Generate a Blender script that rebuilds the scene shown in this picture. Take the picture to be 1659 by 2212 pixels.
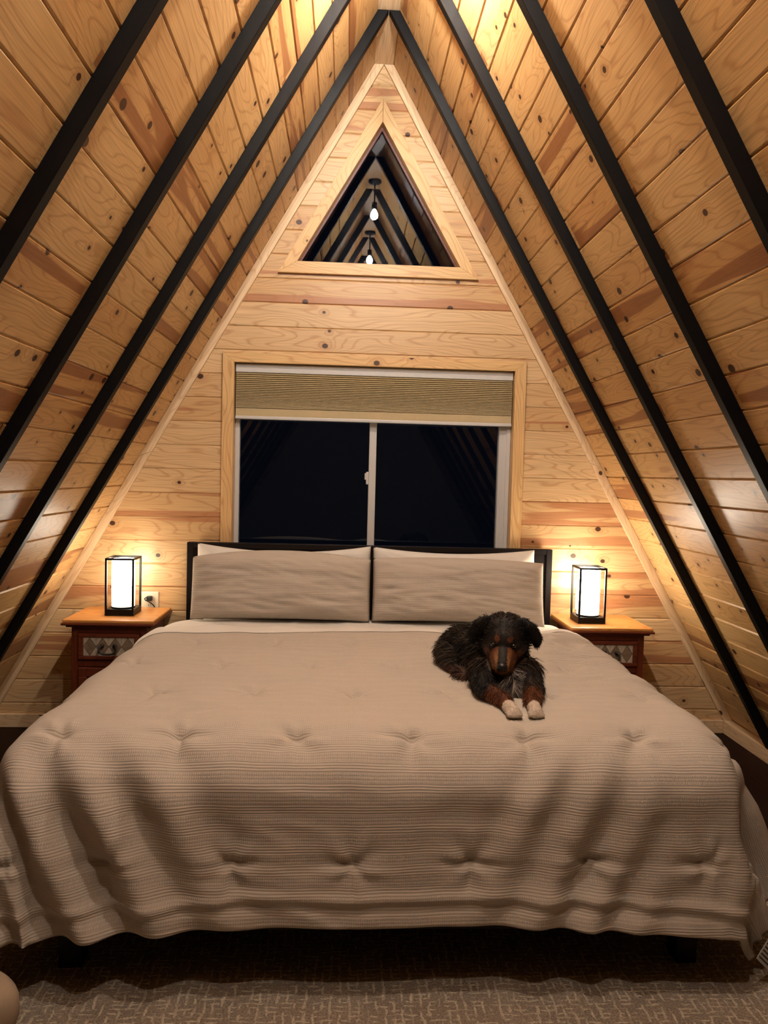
import bpy, bmesh, math, random
from math import sin, cos, pi, sqrt, tan, hypot, exp, atan2, floor
from mathutils import Vector, Matrix, noise

for o in list(bpy.data.objects):
    bpy.data.objects.remove(o)
S = bpy.context.scene
C = S.collection

# ------------------------------------------------------------------ camera
cam_d = bpy.data.cameras.new('camera')
cam = bpy.data.objects.new('camera', cam_d)
C.objects.link(cam)
cam_d.sensor_fit = 'VERTICAL'
cam_d.sensor_height = 24.0
cam_d.lens = 1600.0 * 24.0 / 2212.0
cam_d.clip_start = 0.05
_r = Vector((0.99844684, -0.04930625, 0.02593852))
_u = Vector((-0.02331174, 0.0531232, 0.99831583))
_f = Vector((0.05060115, 0.99736995, -0.05189128))
M = Matrix.Identity(4)
for i in range(3):
    M[i][0], M[i][1], M[i][2] = _r[i], _u[i], -_f[i]
M[0][3], M[1][3], M[2][3] = -0.15144, -4.24597, 1.49102
cam.matrix_world = M
S.camera = cam

# ------------------------------------------------------------------ world (night) and exposure
w = bpy.data.worlds.new('night')
S.world = w
w.use_nodes = True
w.node_tree.nodes['Background'].inputs[0].default_value = (0.004, 0.006, 0.012, 1)
w.node_tree.nodes['Background'].inputs[1].default_value = 0.3
S.view_settings.view_transform = 'Standard'
S.view_settings.look = 'None'
S.view_settings.exposure = 0.15
S.cycles.diffuse_bounces = 2
S.cycles.sample_clamp_indirect = 6.0
S.view_settings.gamma = 1.0
S.view_settings.use_curve_mapping = False
# lamp levels
PENDANT_E = 1850.0            # emission strength of each bare ceiling bulb
PENDANT_E2 = 1700.0
PENDANT_FILL_E = 1300.0  # strength of the added, unseen fill bulb
PENDANT_COL = (1.0, 0.945, 0.875)
SHADE_E_LEFT, SHADE_E_RIGHT = 18.0, 38.0
SHADE_COL = (1.0, 0.88, 0.70)

# ------------------------------------------------------------------ room numbers (metres)
HALF = 0.52182                # half angle of the A frame
TA, CA, SA = tan(HALF), cos(HALF), sin(HALF)
ZA = 3.85090                  # apex
Y_END = -7.2                  # wall behind the viewer
RAF_Y0, RAF_STEP = -0.5035, -0.6096
RIDGE_Z = 3.757

# ------------------------------------------------------------------ node helper
class G:
    def __init__(s, name):
        s.m = bpy.data.materials.new(name)
        s.m.use_nodes = True
        s.t = s.m.node_tree
        s.t.nodes.clear()
        s.out = s.t.nodes.new('ShaderNodeOutputMaterial')

    def put(s, sock, v):
        if isinstance(v, bpy.types.NodeSocket):
            s.t.links.new(v, sock)
        elif v is not None:
            if sock.type == 'RGBA' and len(v) == 3:
                v = (*v, 1.0)
            sock.default_value = v

    def N(s, t, ins=None, **props):
        n = s.t.nodes.new(t)
        for k, v in props.items():
            setattr(n, k, v)
        for k, v in (ins or {}).items():
            s.put(n.inputs[k], v)
        return n

    def M(s, op, a, b=None, c=None, clamp=False):
        n = s.N('ShaderNodeMath', operation=op, use_clamp=clamp)
        s.put(n.inputs[0], a)
        if b is not None:
            s.put(n.inputs[1], b)
        if c is not None:
            s.put(n.inputs[2], c)
        return n.outputs[0]

    def uv(s):
        sp = s.N('ShaderNodeSeparateXYZ', {0: s.N('ShaderNodeUVMap', uv_map='UVMap').outputs[0]})
        return sp.outputs[0], sp.outputs[1]

    def xyz(s, x, y, z=0.0):
        return s.N('ShaderNodeCombineXYZ', {0: x, 1: y, 2: z}).outputs[0]

    def obj(s):
        return s.N('ShaderNodeTexCoord').outputs['Object']

    def noise(s, vec, scale=1.0, detail=1.0, rough=0.5, dim='3D'):
        return s.N('ShaderNodeTexNoise', {'Vector': vec, 'Scale': scale, 'Detail': detail, 'Roughness': rough}, noise_dimensions=dim).outputs[0]

    def mix(s, f, a, b, blend='MIX'):
        n = s.N('ShaderNodeMix', data_type='RGBA', blend_type=blend)
        s.put(n.inputs[0], f)
        s.put(n.inputs[6], a)
        s.put(n.inputs[7], b)
        return n.outputs[2]

    def step(s, x, lo, hi):
        n = s.N('ShaderNodeMapRange', {0: x, 1: lo, 2: hi, 3: 0.0, 4: 1.0}, interpolation_type='SMOOTHSTEP')
        return n.outputs[0]

    def attr(s, name):
        return s.N('ShaderNodeAttribute', attribute_name=name)

    def bump(s, h, strength=0.5, dist=0.002):
        return s.N('ShaderNodeBump', {'Strength': strength, 'Distance': dist, 'Height': h}).outputs[0]

    def bsdf(s, col, rough=0.5, spec=0.5, normal=None, **kw):
        n = s.N('ShaderNodeBsdfPrincipled')
        s.put(n.inputs['Base Color'], col)
        s.put(n.inputs['Roughness'], rough)
        s.put(n.inputs['Specular IOR Level'], spec)
        if normal is not None:
            s.put(n.inputs['Normal'], normal)
        for k, v in kw.items():
            s.put(n.inputs[k.replace('_', ' ')], v)
        s.t.links.new(n.outputs[0], s.out.inputs[0])
        return s.m


def lin(r, g, b):
    f = lambda c: (c / 255 / 12.92) if c <= 10 else ((c / 255 + 0.055) / 1.055) ** 2.4
    return (f(r), f(g), f(b))


def pine(name, light, mid, grain, heart, rough=0.36, knots=0.62, heart_at=0.60, var=1.0, rings=0.45, spec=0.45):
    g = G(name)
    u, v = g.uv()
    tone = g.attr('tone').outputs['Fac']
    warp = g.noise(g.xyz(g.M('MULTIPLY', u, 1.3), g.M('MULTIPLY', v, 6.5), g.M('MULTIPLY', tone, 37.0)), 1.0, 1.5)
    vor = g.N('ShaderNodeTexVoronoi', {'Vector': g.xyz(g.M('MULTIPLY', u, 5.0), g.M('MULTIPLY', v, 6.0)), 'Scale': 1.0, 'Randomness': 0.9}, voronoi_dimensions='2D')
    d = g.M('DIVIDE', vor.outputs['Distance'], 5.5)
    cs = g.N('ShaderNodeSeparateColor', {0: vor.outputs['Color']})
    sel = g.M('GREATER_THAN', cs.outputs[0], knots)
    rad = g.M('MULTIPLY_ADD', cs.outputs[1], 0.0135, 0.0055)
    dd = g.M('MULTIPLY_ADD', g.M('SUBTRACT', warp, 0.5), 0.008, d)
    q = g.M('DIVIDE', dd, rad)
    knot = g.M('MULTIPLY', sel, g.step(q, 1.10, 0.82))
    halo = g.M('MULTIPLY', sel, g.step(q, 4.2, 0.9))
    ph = g.M('MULTIPLY_ADD', warp, 19.0, g.M('MULTIPLY_ADD', v, 16.0, g.M('MULTIPLY', halo, 1.3)))
    ring = g.M('MULTIPLY_ADD', g.M('SINE', g.M('MULTIPLY', ph, 2 * pi)), 0.5, 0.5)
    ring = g.M('POWER', ring, 8.0)
    fine = g.noise(g.xyz(g.M('MULTIPLY', u, 5.0), g.M('MULTIPLY', v, 230.0)), 1.0, 0.0, dim='2D')
    st = g.noise(g.xyz(g.M('MULTIPLY', u, 0.8), g.M('MULTIPLY', v, 15.0), g.M('MULTIPLY', tone, 53.0)), 1.0, 1.0)
    band = g.M('MULTIPLY', g.step(st, 0.53, 0.57), g.M('GREATER_THAN', tone, heart_at))
    col = g.mix(g.M('MULTIPLY', tone, var), light, mid)
    col = g.mix(g.M('MULTIPLY', band, 0.75), col, heart)
    col = g.mix(g.M('MULTIPLY', ring, rings), col, grain)
    col = g.mix(g.M('MULTIPLY', halo, 0.30), col, grain)
    col = g.mix(g.M('MULTIPLY', knot, 0.95), col, (0.040, 0.013, 0.007))
    fl = g.M('MULTIPLY_ADD', fine, 0.34, 0.83)
    col = g.mix(1.0, col, g.xyz(fl, fl, fl), 'MULTIPLY')
    return g.bsdf(col, g.M('MULTIPLY_ADD', warp, 0.16, rough), spec)


MAT = {}
MAT['pine_wall'] = pine('pine_wall', lin(218, 182, 136), lin(204, 162, 112), lin(168, 110, 66), lin(170, 110, 74), 0.32, 0.72, 0.74)
MAT['pine_roof'] = pine('pine_roof', lin(218, 178, 122), lin(204, 156, 98), lin(156, 98, 54), lin(138, 82, 48), 0.34, 0.42, 0.66, 1.0, 0.40)
MAT['pine_trim'] = pine('pine_trim', lin(230, 198, 158), lin(222, 186, 144), lin(196, 150, 104), lin(206, 160, 118), 0.45, 0.90, 2.0)
MAT['pine_casing'] = pine('pine_casing', lin(226, 184, 128), lin(216, 170, 112), lin(176, 116, 64), lin(190, 132, 84), 0.38, 0.86, 2.0)


def plain(name, col, rough=0.5, spec=0.5, nscale=30.0, namt=0.12, bump=0.0, **kw):
    g = G(name)
    n = g.noise(g.obj(), nscale, 2.0)
    f = g.M('MULTIPLY_ADD', n, namt * 2, 1 - namt)
    c = g.mix(1.0, col, g.xyz(f, f, f), 'MULTIPLY')
    return g.bsdf(c, rough, spec, g.bump(n, bump, 0.003) if bump else None, **kw)


MAT['black_paint'] = plain('black_paint', (0.0026, 0.0029, 0.0036), 0.44, 0.16, 18, 0.3, 0.25)
MAT['espresso'] = plain('espresso', (0.0075, 0.0045, 0.0038), 0.42, 0.25, 25, 0.25)
MAT['white_vinyl'] = plain('white_vinyl', (0.62, 0.58, 0.54), 0.4, 0.5, 8, 0.05)
MAT['black_metal'] = plain('black_metal', (0.005, 0.005, 0.005), 0.4, 0.2, 40, 0.2)
MAT['ivory_plastic'] = plain('ivory_plastic', (0.72, 0.63, 0.46), 0.35, 0.5, 8, 0.03)
MAT['black_rubber'] = plain('black_rubber', (0.012, 0.012, 0.012), 0.5, 0.4, 30, 0.1)
MAT['plaster'] = plain('plaster', (0.14, 0.11, 0.08), 0.8, 0.2, 6, 0.06)
MAT['iron'] = plain('iron', (0.018, 0.013, 0.010), 0.5, 0.5, 60, 0.25, 0.3)
MAT['cushion'] = plain('cushion', (0.34, 0.24, 0.16), 0.85, 0.2, 140, 0.08, 0.15)
MAT['dark_floor'] = pine('dark_floor', (0.014, 0.0055, 0.004), (0.010, 0.004, 0.003), (0.014, 0.006, 0.005), (0.02, 0.008, 0.006), 0.45, 0.97, 2.0, 1.0, 0.4, 0.12)
MAT['cherry'] = pine('cherry', lin(104, 46, 25), lin(88, 36, 20), lin(58, 21, 12), lin(80, 30, 18), 0.34, 0.985, 2.0)
MAT['honey_top'] = pine('honey_top', lin(204, 140, 74), lin(196, 130, 66), lin(150, 84, 36), lin(160, 92, 44), 0.30, 0.93, 2.0)
MAT['tile_light'] = plain('tile_light', (0.42, 0.34, 0.25), 0.5, 0.4, 50, 0.35, 0.2)
MAT['tile_dark'] = plain('tile_dark', (0.20, 0.135, 0.085), 0.5, 0.4, 60, 0.5, 0.2)
MAT['grout'] = plain('grout', (0.06, 0.03, 0.02), 0.8, 0.2)
MAT['paper'] = plain('paper', (0.62, 0.58, 0.52), 0.7, 0.2, 20, 0.04)
MAT['ink'] = plain('ink', (0.06, 0.055, 0.05), 0.7, 0.2)
MAT['eye'] = plain('eye', (0.010, 0.008, 0.008), 0.08, 0.6, 10, 0.0)
MAT['nose'] = plain('nose', (0.010, 0.009, 0.009), 0.42, 0.4, 300, 0.2, 0.3)


def linen(name, col, sheen=0.2):
    g = G(name)
    o = g.obj()
    n = g.noise(o, 9.0, 3.0)
    wv = g.noise(o, 900.0, 0.0)
    f = g.M('MULTIPLY_ADD', n, 0.10, 0.95)
    c = g.mix(1.0, col, g.xyz(f, f, f), 'MULTIPLY')
    h = g.M('MULTIPLY_ADD', wv, 0.06, n)
    return g.bsdf(c, 0.85, 0.15, g.bump(h, 0.35, 0.012))


MAT['white_linen'] = linen('white_linen', (0.80, 0.71, 0.61))


def waffle(name, col):
    """woven cotton: bands of waffle cells between bands of fine ribs, uv in metres"""
    g = G(name)
    u, v = g.uv()
    wob = g.noise(g.xyz(g.M('MULTIPLY', u, 7.0), g.M('MULTIPLY', v, 7.0)), 1.0, 1.0, dim='2D')
    v2 = g.M('MULTIPLY_ADD', wob, 0.006, v)
    fr = g.M('FRACT', g.M('DIVIDE', v2, 0.056))
    zone = g.M('MULTIPLY', g.step(fr, 0.02, 0.08), g.step(fr, 0.56, 0.50))
    cells = g.M('MULTIPLY', g.M('SINE', g.M('MULTIPLY', u, 2 * pi / 0.0125)), g.M('SINE', g.M('MULTIPLY', v2, 2 * pi / 0.0185)))
    cells = g.M('ABSOLUTE', cells)
    ribs = g.M('MULTIPLY_ADD', g.M('SINE', g.M('MULTIPLY', v2, 2 * pi / 0.0078)), 0.5, 0.5)
    h = g.N('ShaderNodeMix', {0: zone, 2: ribs, 3: cells}, data_type='FLOAT').outputs[0]
    weave = g.noise(g.xyz(g.M('MULTIPLY', u, 420.0), g.M('MULTIPLY', v, 420.0)), 1.0, 0.0, dim='2D')
    big = g.noise(g.xyz(u, v), 14.0, 2.0, dim='2D')
    h2 = g.M('ADD', g.M('MULTIPLY_ADD', weave, 0.25, h), g.M('MULTIPLY', big, 0.9))
    f = g.M('MULTIPLY_ADD', h, 0.12, g.M('MULTIPLY_ADD', weave, 0.14, 0.85))
    c = g.mix(1.0, col, g.xyz(f, f, f), 'MULTIPLY')
    return g.bsdf(c, 0.9, 0.12, g.bump(h2, 0.40, 0.0026))


MAT['waffle'] = waffle('waffle', (0.55, 0.455, 0.365))


def rug_mat():
    g = G('rug_weave')
    sp = g.N('ShaderNodeSeparateXYZ', {0: g.obj()})
    x, y = sp.outputs[0], sp.outputs[1]
    wx = g.noise(g.xyz(g.M('MULTIPLY', x, 16.0), g.M('MULTIPLY', y, 16.0)), 1.0, 2.0, dim='2D')
    ww = g.M('MULTIPLY_ADD', wx, 0.020, -0.010)
    xx, yy = g.M('ADD', x, ww), g.M('SUBTRACT', y, ww)
    lx = g.step(g.M('ABSOLUTE', g.M('SUBTRACT', g.M('FRACT', g.M('DIVIDE', xx, 0.025)), 0.5)), 0.22, 0.08)
    ly = g.step(g.M('ABSOLUTE', g.M('SUBTRACT', g.M('FRACT', g.M('DIVIDE', yy, 0.017)), 0.5)), 0.26, 0.10)
    brx = g.step(g.noise(g.xyz(g.M('MULTIPLY', x, 50.0), g.M('MULTIPLY', y, 24.0)), 1.0, 1.0, dim='2D'), 0.42, 0.60)
    bry = g.step(g.noise(g.xyz(g.M('MULTIPLY', x, 26.0), g.M('MULTIPLY', y, 60.0)), 1.0, 1.0, dim='2D'), 0.46, 0.62)
    ln = g.M('MAXIMUM', g.M('MULTIPLY', lx, brx), g.M('MULTIPLY', ly, bry))
    pile = g.noise(g.xyz(g.M('MULTIPLY', x, 170.0), g.M('MULTIPLY', y, 230.0)), 1.0, 2.0, dim='2D')
    big = g.noise(g.xyz(x, y), 7.0, 2.0, dim='2D')
    base = g.mix(big, (0.24, 0.185, 0.14), (0.36, 0.285, 0.215))
    c = g.mix(g.M('MULTIPLY', ln, 0.8), base, (0.62, 0.51, 0.37))
    f = g.M('MULTIPLY_ADD', pile, 1.5, 0.30)
    c = g.mix(1.0, c, g.xyz(f, f, f), 'MULTIPLY')
    return g.bsdf(c, 0.95, 0.05, g.bump(g.M('MULTIPLY_ADD', ln, 0.6, pile), 0.8, 0.004))


MAT['rug'] = rug_mat()


def glass_mat():
    g = G('window_glass')
    fr = g.N('ShaderNodeFresnel', {'IOR': 1.52})
    t = g.N('ShaderNodeBsdfTransparent', {0: (0.9, 0.92, 0.95)})
    gl = g.N('ShaderNodeBsdfGlossy', {0: (0.86, 0.93, 1.0), 'Roughness': 0.004})
    mx = g.N('ShaderNodeMixShader', {0: fr.outputs[0], 1: t.outputs[0], 2: gl.outputs[0]})
    g.t.links.new(mx.outputs[0], g.out.inputs[0])
    return g.m


MAT['glass'] = glass_mat()


def emit(name, col, strength, fibre=0.0):
    g = G(name)
    st = strength
    if fibre:
        # bulb sits high inside the shade; slubs in the cloth hold back some light
        sp = g.N('ShaderNodeSeparateXYZ', {0: g.obj()})
        o = g.xyz(sp.outputs[0], sp.outputs[1], g.M('MULTIPLY', sp.outputs[2], 4.0))
        n = g.step(g.noise(o, 95.0, 2.0, 0.6), 0.50, 0.66)
        h = g.step(sp.outputs[2], 0.05, 0.27)
        st = g.M('MULTIPLY', g.M('MULTIPLY_ADD', h, 1.45, 0.115), strength)
        st = g.M('MULTIPLY', st, g.M('MULTIPLY_ADD', n, -fibre, 1.0))
    e = g.N('ShaderNodeEmission', {0: col, 1: st})
    g.t.links.new(e.outputs[0], g.out.inputs[0])
    return g.m


MAT['shade_left'] = emit('shade_left', SHADE_COL, SHADE_E_LEFT, 0.45)
MAT['shade_right'] = emit('shade_right', SHADE_COL, SHADE_E_RIGHT, 0.45)
MAT['bulb'] = emit('bulb_lit', PENDANT_COL, PENDANT_E)
MAT['bulb_fill'] = emit('bulb_lit_fill', PENDANT_COL, PENDANT_FILL_E)
MAT['bulb2'] = emit('bulb_lit_b', PENDANT_COL, PENDANT_E2)


def fur_mat():
    g = G('fur')
    c = g.attr('fur').outputs['Color']
    n = g.noise(g.obj(), 160.0, 1.0)
    f = g.M('MULTIPLY_ADD', n, 0.7, 0.62)
    c = g.mix(1.0, c, g.xyz(f, f, f), 'MULTIPLY')
    return g.bsdf(c, 0.62, 0.22)


MAT['fur'] = fur_mat()

# ------------------------------------------------------------------ object helpers
RND = random.Random(7)


def link(o, parent=None):
    C.objects.link(o)
    if parent is not None:
        o.parent = parent
    return o


def tag(o, label=None, cat=None, group=None, kind=None):
    if label:
        o['label'] = label
    if cat:
        o['category'] = cat
    if group:
        o['group'] = group
    if kind:
        o['kind'] = kind
    return o


def empty(name, loc=(0, 0, 0), rz=0.0):
    o = bpy.data.objects.new(name, None)
    o.empty_display_size = 0.05
    o.location = loc
    o.rotation_euler = (0, 0, rz)
    return link(o)


class MB:
    def __init__(s):
        s.v, s.f, s.uv, s.tone, s.mi = [], [], [], [], []

    def face(s, pts, uv=None, tone=0.5, mi=0):
        b = len(s.v)
        s.v += [tuple(p) for p in pts]
        s.f.append(tuple(range(b, b + len(pts))))
        s.uv.append(uv or [(p[0], p[2]) for p in pts])
        s.tone.append(tone)
        s.mi.append(mi)

    def build(s, name, mats, parent=None, smooth=False):
        me = bpy.data.meshes.new(name)
        me.from_pydata(s.v, [], s.f)
        me.uv_layers.new(name='UVMap')
        me.color_attributes.new('tone', 'FLOAT_COLOR', 'CORNER')
        ul, ca = me.uv_layers['UVMap'], me.color_attributes['tone']
        k = 0
        for i, f in enumerate(s.f):
            for j in range(len(f)):
                ul.data[k].uv = s.uv[i][j]
                t = s.tone[i]
                ca.data[k].color = (t, t, t, 1)
                k += 1
        for m in (mats if isinstance(mats, (list, tuple)) else [mats]):
            me.materials.append(MAT[m])
        for p, mi in zip(me.polygons, s.mi):
            p.material_index = mi
            p.use_smooth = smooth
        return link(bpy.data.objects.new(name, me), parent)


def uv_tone(me, axis=0, seed=None, tone=None, direc=None):
    """metre uv with u along the piece, plus the piece's tone"""
    sd = RND.random() * 40 if seed is None else seed
    t = RND.random() * 0.55 if tone is None else tone
    if not me.uv_layers:
        me.uv_layers.new(name='UVMap')
    me.color_attributes.new('tone', 'FLOAT_COLOR', 'CORNER')
    ul, ca = me.uv_layers['UVMap'], me.color_attributes['tone']
    D = Vector(direc).normalized() if direc else Vector([1.0 if i == axis else 0.0 for i in range(3)])
    for p in me.polygons:
        n = p.normal
        side = D.cross(n)
        if side.length < 0.3:
            a = Vector((n.y, n.z, n.x))
            U, V = a * 0.15, n.cross(a)
        else:
            U, V = D, side.normalized()
        for li in p.loop_indices:
            co = me.vertices[me.loops[li].vertex_index].co
            ul.data[li].uv = (co.dot(U) + sd, co.dot(V) + sd * 0.613)
            ca.data[li].color = (t, t, t, 1)


def finish(name, bm, mat, parent=None, axis=0, smooth=False, tone=None, direc=None, loc=None):
    bmesh.ops.recalc_face_normals(bm, faces=bm.faces)
    me = bpy.data.meshes.new(name)
    bm.to_mesh(me)
    bm.free()
    me.materials.append(MAT[mat])
    if smooth:
        for p in me.polygons:
            p.use_smooth = True
    me.update()
    uv_tone(me, axis, tone=tone, direc=direc)
    o = link(bpy.data.objects.new(name, me), parent)
    if loc:
        o.location = loc
    return o


def add_box(bm, x0, x1, y0, y1, z0, z1, bev=0.0, seg=1):
    vs = [bm.verts.new((x, y, z)) for x in (x0, x1) for y in (y0, y1) for z in (z0, z1)]
    q = [(0, 1, 3, 2), (4, 6, 7, 5), (0, 4, 5, 1), (2, 3, 7, 6), (0, 2, 6, 4), (1, 5, 7, 3)]
    fs = [bm.faces.new([vs[i] for i in f]) for f in q]
    if bev:
        es = list({e for f in fs for e in f.edges})
        bmesh.ops.bevel(bm, geom=es, offset=bev, segments=seg, affect='EDGES', profile=0.5)


def box(name, x0, x1, y0, y1, z0, z1, mat, parent=None, bev=0.002, axis=0, seg=1, tone=None):
    bm = bmesh.new()
    add_box(bm, x0, x1, y0, y1, z0, z1, bev, seg)
    return finish(name, bm, mat, parent, axis, tone=tone)


def add_prism(bm, poly, y0, y1, bev=0.0):
    a = [bm.verts.new((x, y0, z)) for x, z in poly]
    b = [bm.verts.new((x, y1, z)) for x, z in poly]
    n = len(poly)
    fs = [bm.faces.new(a), bm.faces.new(b[::-1])]
    for i in range(n):
        fs.append(bm.faces.new((a[i], b[i], b[(i + 1) % n], a[(i + 1) % n])))
    if bev:
        bmesh.ops.bevel(bm, geom=list({e for f in fs for e in f.edges}), offset=bev, segments=1, affect='EDGES', profile=0.5)


def prism(name, poly, y0, y1, mat, parent=None, direc=(1, 0, 0), bev=0.0015, tone=None):
    bm = bmesh.new()
    add_prism(bm, poly, y0, y1, bev)
    return finish(name, bm, mat, parent, direc=direc, tone=tone)


def add_tube(bm, pts, rad, n=8, caps=True):
    pts = [Vector(p) for p in pts]
    rads = rad if isinstance(rad, (list, tuple)) else [rad] * len(pts)
    rings = []
    prev = None
    for i, p in enumerate(pts):
        t = (pts[min(i + 1, len(pts) - 1)] - pts[max(i - 1, 0)]).normalized()
        if prev is None:
            a = t.orthogonal().normalized()
        else:
            a = (prev - t * prev.dot(t)).normalized()
        prev = a
        b = t.cross(a)
        rings.append([bm.verts.new(p + (a * cos(2 * pi * k / n) + b * sin(2 * pi * k / n)) * rads[i]) for k in range(n)])
    for r0, r1 in zip(rings, rings[1:]):
        for k in range(n):
            bm.faces.new((r0[k], r0[(k + 1) % n], r1[(k + 1) % n], r1[k]))
    if caps:
        bm.faces.new(rings[0][::-1])
        bm.faces.new(rings[-1])


def add_lathe(bm, prof, cx, cy, n=32, cap0=False, cap1=False):
    rings = [[bm.verts.new((cx + r * cos(2 * pi * k / n), cy + r * sin(2 * pi * k / n), z)) for k in range(n)] for r, z in prof]
    for r0, r1 in zip(rings, rings[1:]):
        for k in range(n):
            bm.faces.new((r0[k], r0[(k + 1) % n], r1[(k + 1) % n], r1[k]))
    if cap0:
        bm.faces.new(rings[0][::-1])
    if cap1:
        bm.faces.new(rings[-1])


def spline(pts, n=8):
    P = [Vector(p) for p in pts]
    P = [P[0] * 2 - P[1]] + P + [P[-1] * 2 - P[-2]]
    out = []
    for i in range(1, len(P) - 2):
        for k in range(n):
            t = k / n
            a, b, c, d = P[i - 1], P[i], P[i + 1], P[i + 2]
            out.append(0.5 * ((2 * b) + (c - a) * t + (2 * a - 5 * b + 4 * c - d) * t * t + (3 * b - a - 3 * c + d) * t ** 3))
    out.append(P[-2])
    return out


# ------------------------------------------------------------------ planked surfaces
def planked(name, lines, breaks, intervals, mapf, mat, cuts=None, groove=0.006, depth=0.006, tones=None, shift=0.0):
    """tongue-and-groove boards as one mesh: v runs across the boards, u along them"""
    mb = MB()
    R = random.Random(hash(name) % 1000 if False else len(name) * 31)
    for k in range(len(lines) - 1):
        v0, v1 = lines[k], lines[k + 1]
        lev = sorted({v0, v0 + groove, v1 - groove, v1, *[b for b in breaks if v0 < b < v1]})
        base_t = tones[k] if tones and k in tones else None
        cs = sorted(cuts(R)) if cuts else []
        segs = [(-1e9 if i == 0 else cs[i - 1], 1e9 if i == len(cs) else cs[i]) for i in range(len(cs) + 1)]
        for lo, hi in segs:
            t = base_t if base_t is not None else R.random()
            su, sv = R.random() * 50, R.random() * 50
            for a, b in zip(lev, lev[1:]):
                def dep(v):
                    return depth * max(0.0, max(1 - (v - v0) / groove, 1 - (v1 - v) / groove))
                da, db = dep(a), dep(b)
                for (p0, p1), (q0, q1) in zip(intervals(a + 1e-6), intervals(b - 1e-6)):
                    p0, p1, q0, q1 = max(p0, lo), min(p1, hi), max(q0, lo), min(q1, hi)
                    if p1 - p0 < 1e-5 and q1 - q0 < 1e-5:
                        continue
                    pts = [mapf(p0, a, da), mapf(p1, a, da), mapf(q1, b, db), mapf(q0, b, db)]
                    uv = [(p0 + su, a + sv), (p1 + su, a + sv), (q1 + su, b + sv), (q0 + su, b + sv)]
                    mb.face(pts, uv, t)
    return mb.build(name, mat)


WIN = (-0.800, 0.795, 0.92, 2.095)           # lower window opening
TRI_AP, TRI_BZ, TRI_BX = 3.445, 2.665, 0.459  # triangular opening


def gable_intervals(z):
    h = max(0.0, (ZA - z) * TA)
    if WIN[2] < z < WIN[3]:
        return [(-h, WIN[0]), (WIN[1], h)]
    if TRI_BZ < z < TRI_AP:
        x = TRI_BX * (TRI_AP - z) / (TRI_AP - TRI_BZ)
        return [(-h, -x), (x, h)]
    return [(-h, h)]


PZ = [0.0] + [0.136 + 0.1352 * k for k in range(28)]
PZ[-1] = ZA
o = planked('wall_back', PZ, [WIN[2], WIN[3], TRI_AP, TRI_BZ], gable_intervals, lambda u, v, d: (u, d, v), 'pine_wall',
            tones={18: 0.97, 8: 0.93, 9: 0.80, 7: 0.55, 25: 0.92, 14: 0.66, 13: 0.9, 17: 0.2, 16: 0.35, 10: 0.3, 11: 0.12, 12: 0.2, 6: 0.78})
tag(o, kind='structure')

# the sloping sides, boards run along the room
PITCH = 0.1368
SL = [0.0] + [0.1075 + PITCH * k for k in range(0, 32)]
SMAX = ZA / CA + 0.02
SL = [s for s in SL if s < SMAX - 0.05] + [SMAX]


def roof_cuts(R):
    ks = [k for k in range(0, 10) if R.random() < 0.42]
    return [RAF_Y0 + RAF_STEP * k - 0.02 for k in ks]


for side, nm in ((-1, 'wall_left'), (1, 'wall_right')):
    def mp(u, v, d, s=side):
        return (s * (v * SA + d * CA), u, ZA - v * CA + d * SA)
    o = planked(nm, SL, [], lambda v: [(Y_END, 0.004)], mp, 'pine_roof', cuts=roof_cuts)
    tag(o, kind='structure')

hx = ZA * TA
o = planked('floor', [-hx - 0.02 + 0.19 * k for k in range(25)], [], lambda v: [(Y_END, 0.02)], lambda u, v, d: (v, u, -d * 0.2), 'dark_floor', groove=0.002)
tag(o, kind='structure')
mb = MB()
mb.face([(-hx, Y_END, 0), (hx, Y_END, 0), (0, Y_END, ZA)])
tag(mb.build('wall_front', 'plaster'), kind='structure')
# ridge board, flat under the apex
o = box('trim_1', -0.056, 0.052, Y_END, 0.0, RIDGE_Z, RIDGE_Z + 0.018, 'pine_trim', bev=0.001, axis=1, tone=0.4)
tag(o, kind='structure')

# rake trims on the gable wall, each side in two lengths
TW, TT = 0.047, 0.019


def slope_pt(side, z, off):
    """point of the gable at height z, off metres inside the slope"""
    return (side * ((ZA - z) * TA - off / CA), z)


n = 2
for side in (-1, 1):
    zj = 1.556
    for z0, z1 in ((zj, None), (0.076, zj)):
        if z1 is None:
            zi = ZA - TW / SA                     # inner edges meet here
            zt = RIDGE_Z
            poly = [slope_pt(side, z0, 0.0005), slope_pt(side, z0, TW), (side * 0.0006, zi), (side * 0.0006, zt), slope_pt(side, zt, 0.0005)]
            poly[1] = (poly[1][0], z0 + 0.026)
            poly[1] = slope_pt(side, z0 + 0.027, TW)
        else:
            poly = [slope_pt(side, z0, 0.0005), slope_pt(side, z0, TW), slope_pt(side, z1 + 0.0255, TW), slope_pt(side, z1 - 0.0015, 0.0005)]
        o = prism('trim_%d' % n, poly, -TT, 0.0, 'pine_trim', direc=(side * SA, 0, -CA), tone=0.15 if z1 is None else 0.4)
        tag(o, kind='structure')
        n += 1

# baseboards
tag(box('baseboard_back', -2.12, 2.115, -0.02, 0.0, 0.0, 0.076, 'pine_trim', tone=0.55), kind='structure')
for side, nm in ((-1, 'baseboard_left'), (1, 'baseboard_right')):
    poly = [(side * 2.117, 0.0), (side * 2.117, 0.076), slope_pt(side, 0.076, 0.001), slope_pt(side, 0.0, 0.001)]
    tag(prism(nm, poly, Y_END, -0.0005, 'pine_trim', direc=(0, 1, 0), tone=0.55), kind='structure')

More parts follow.
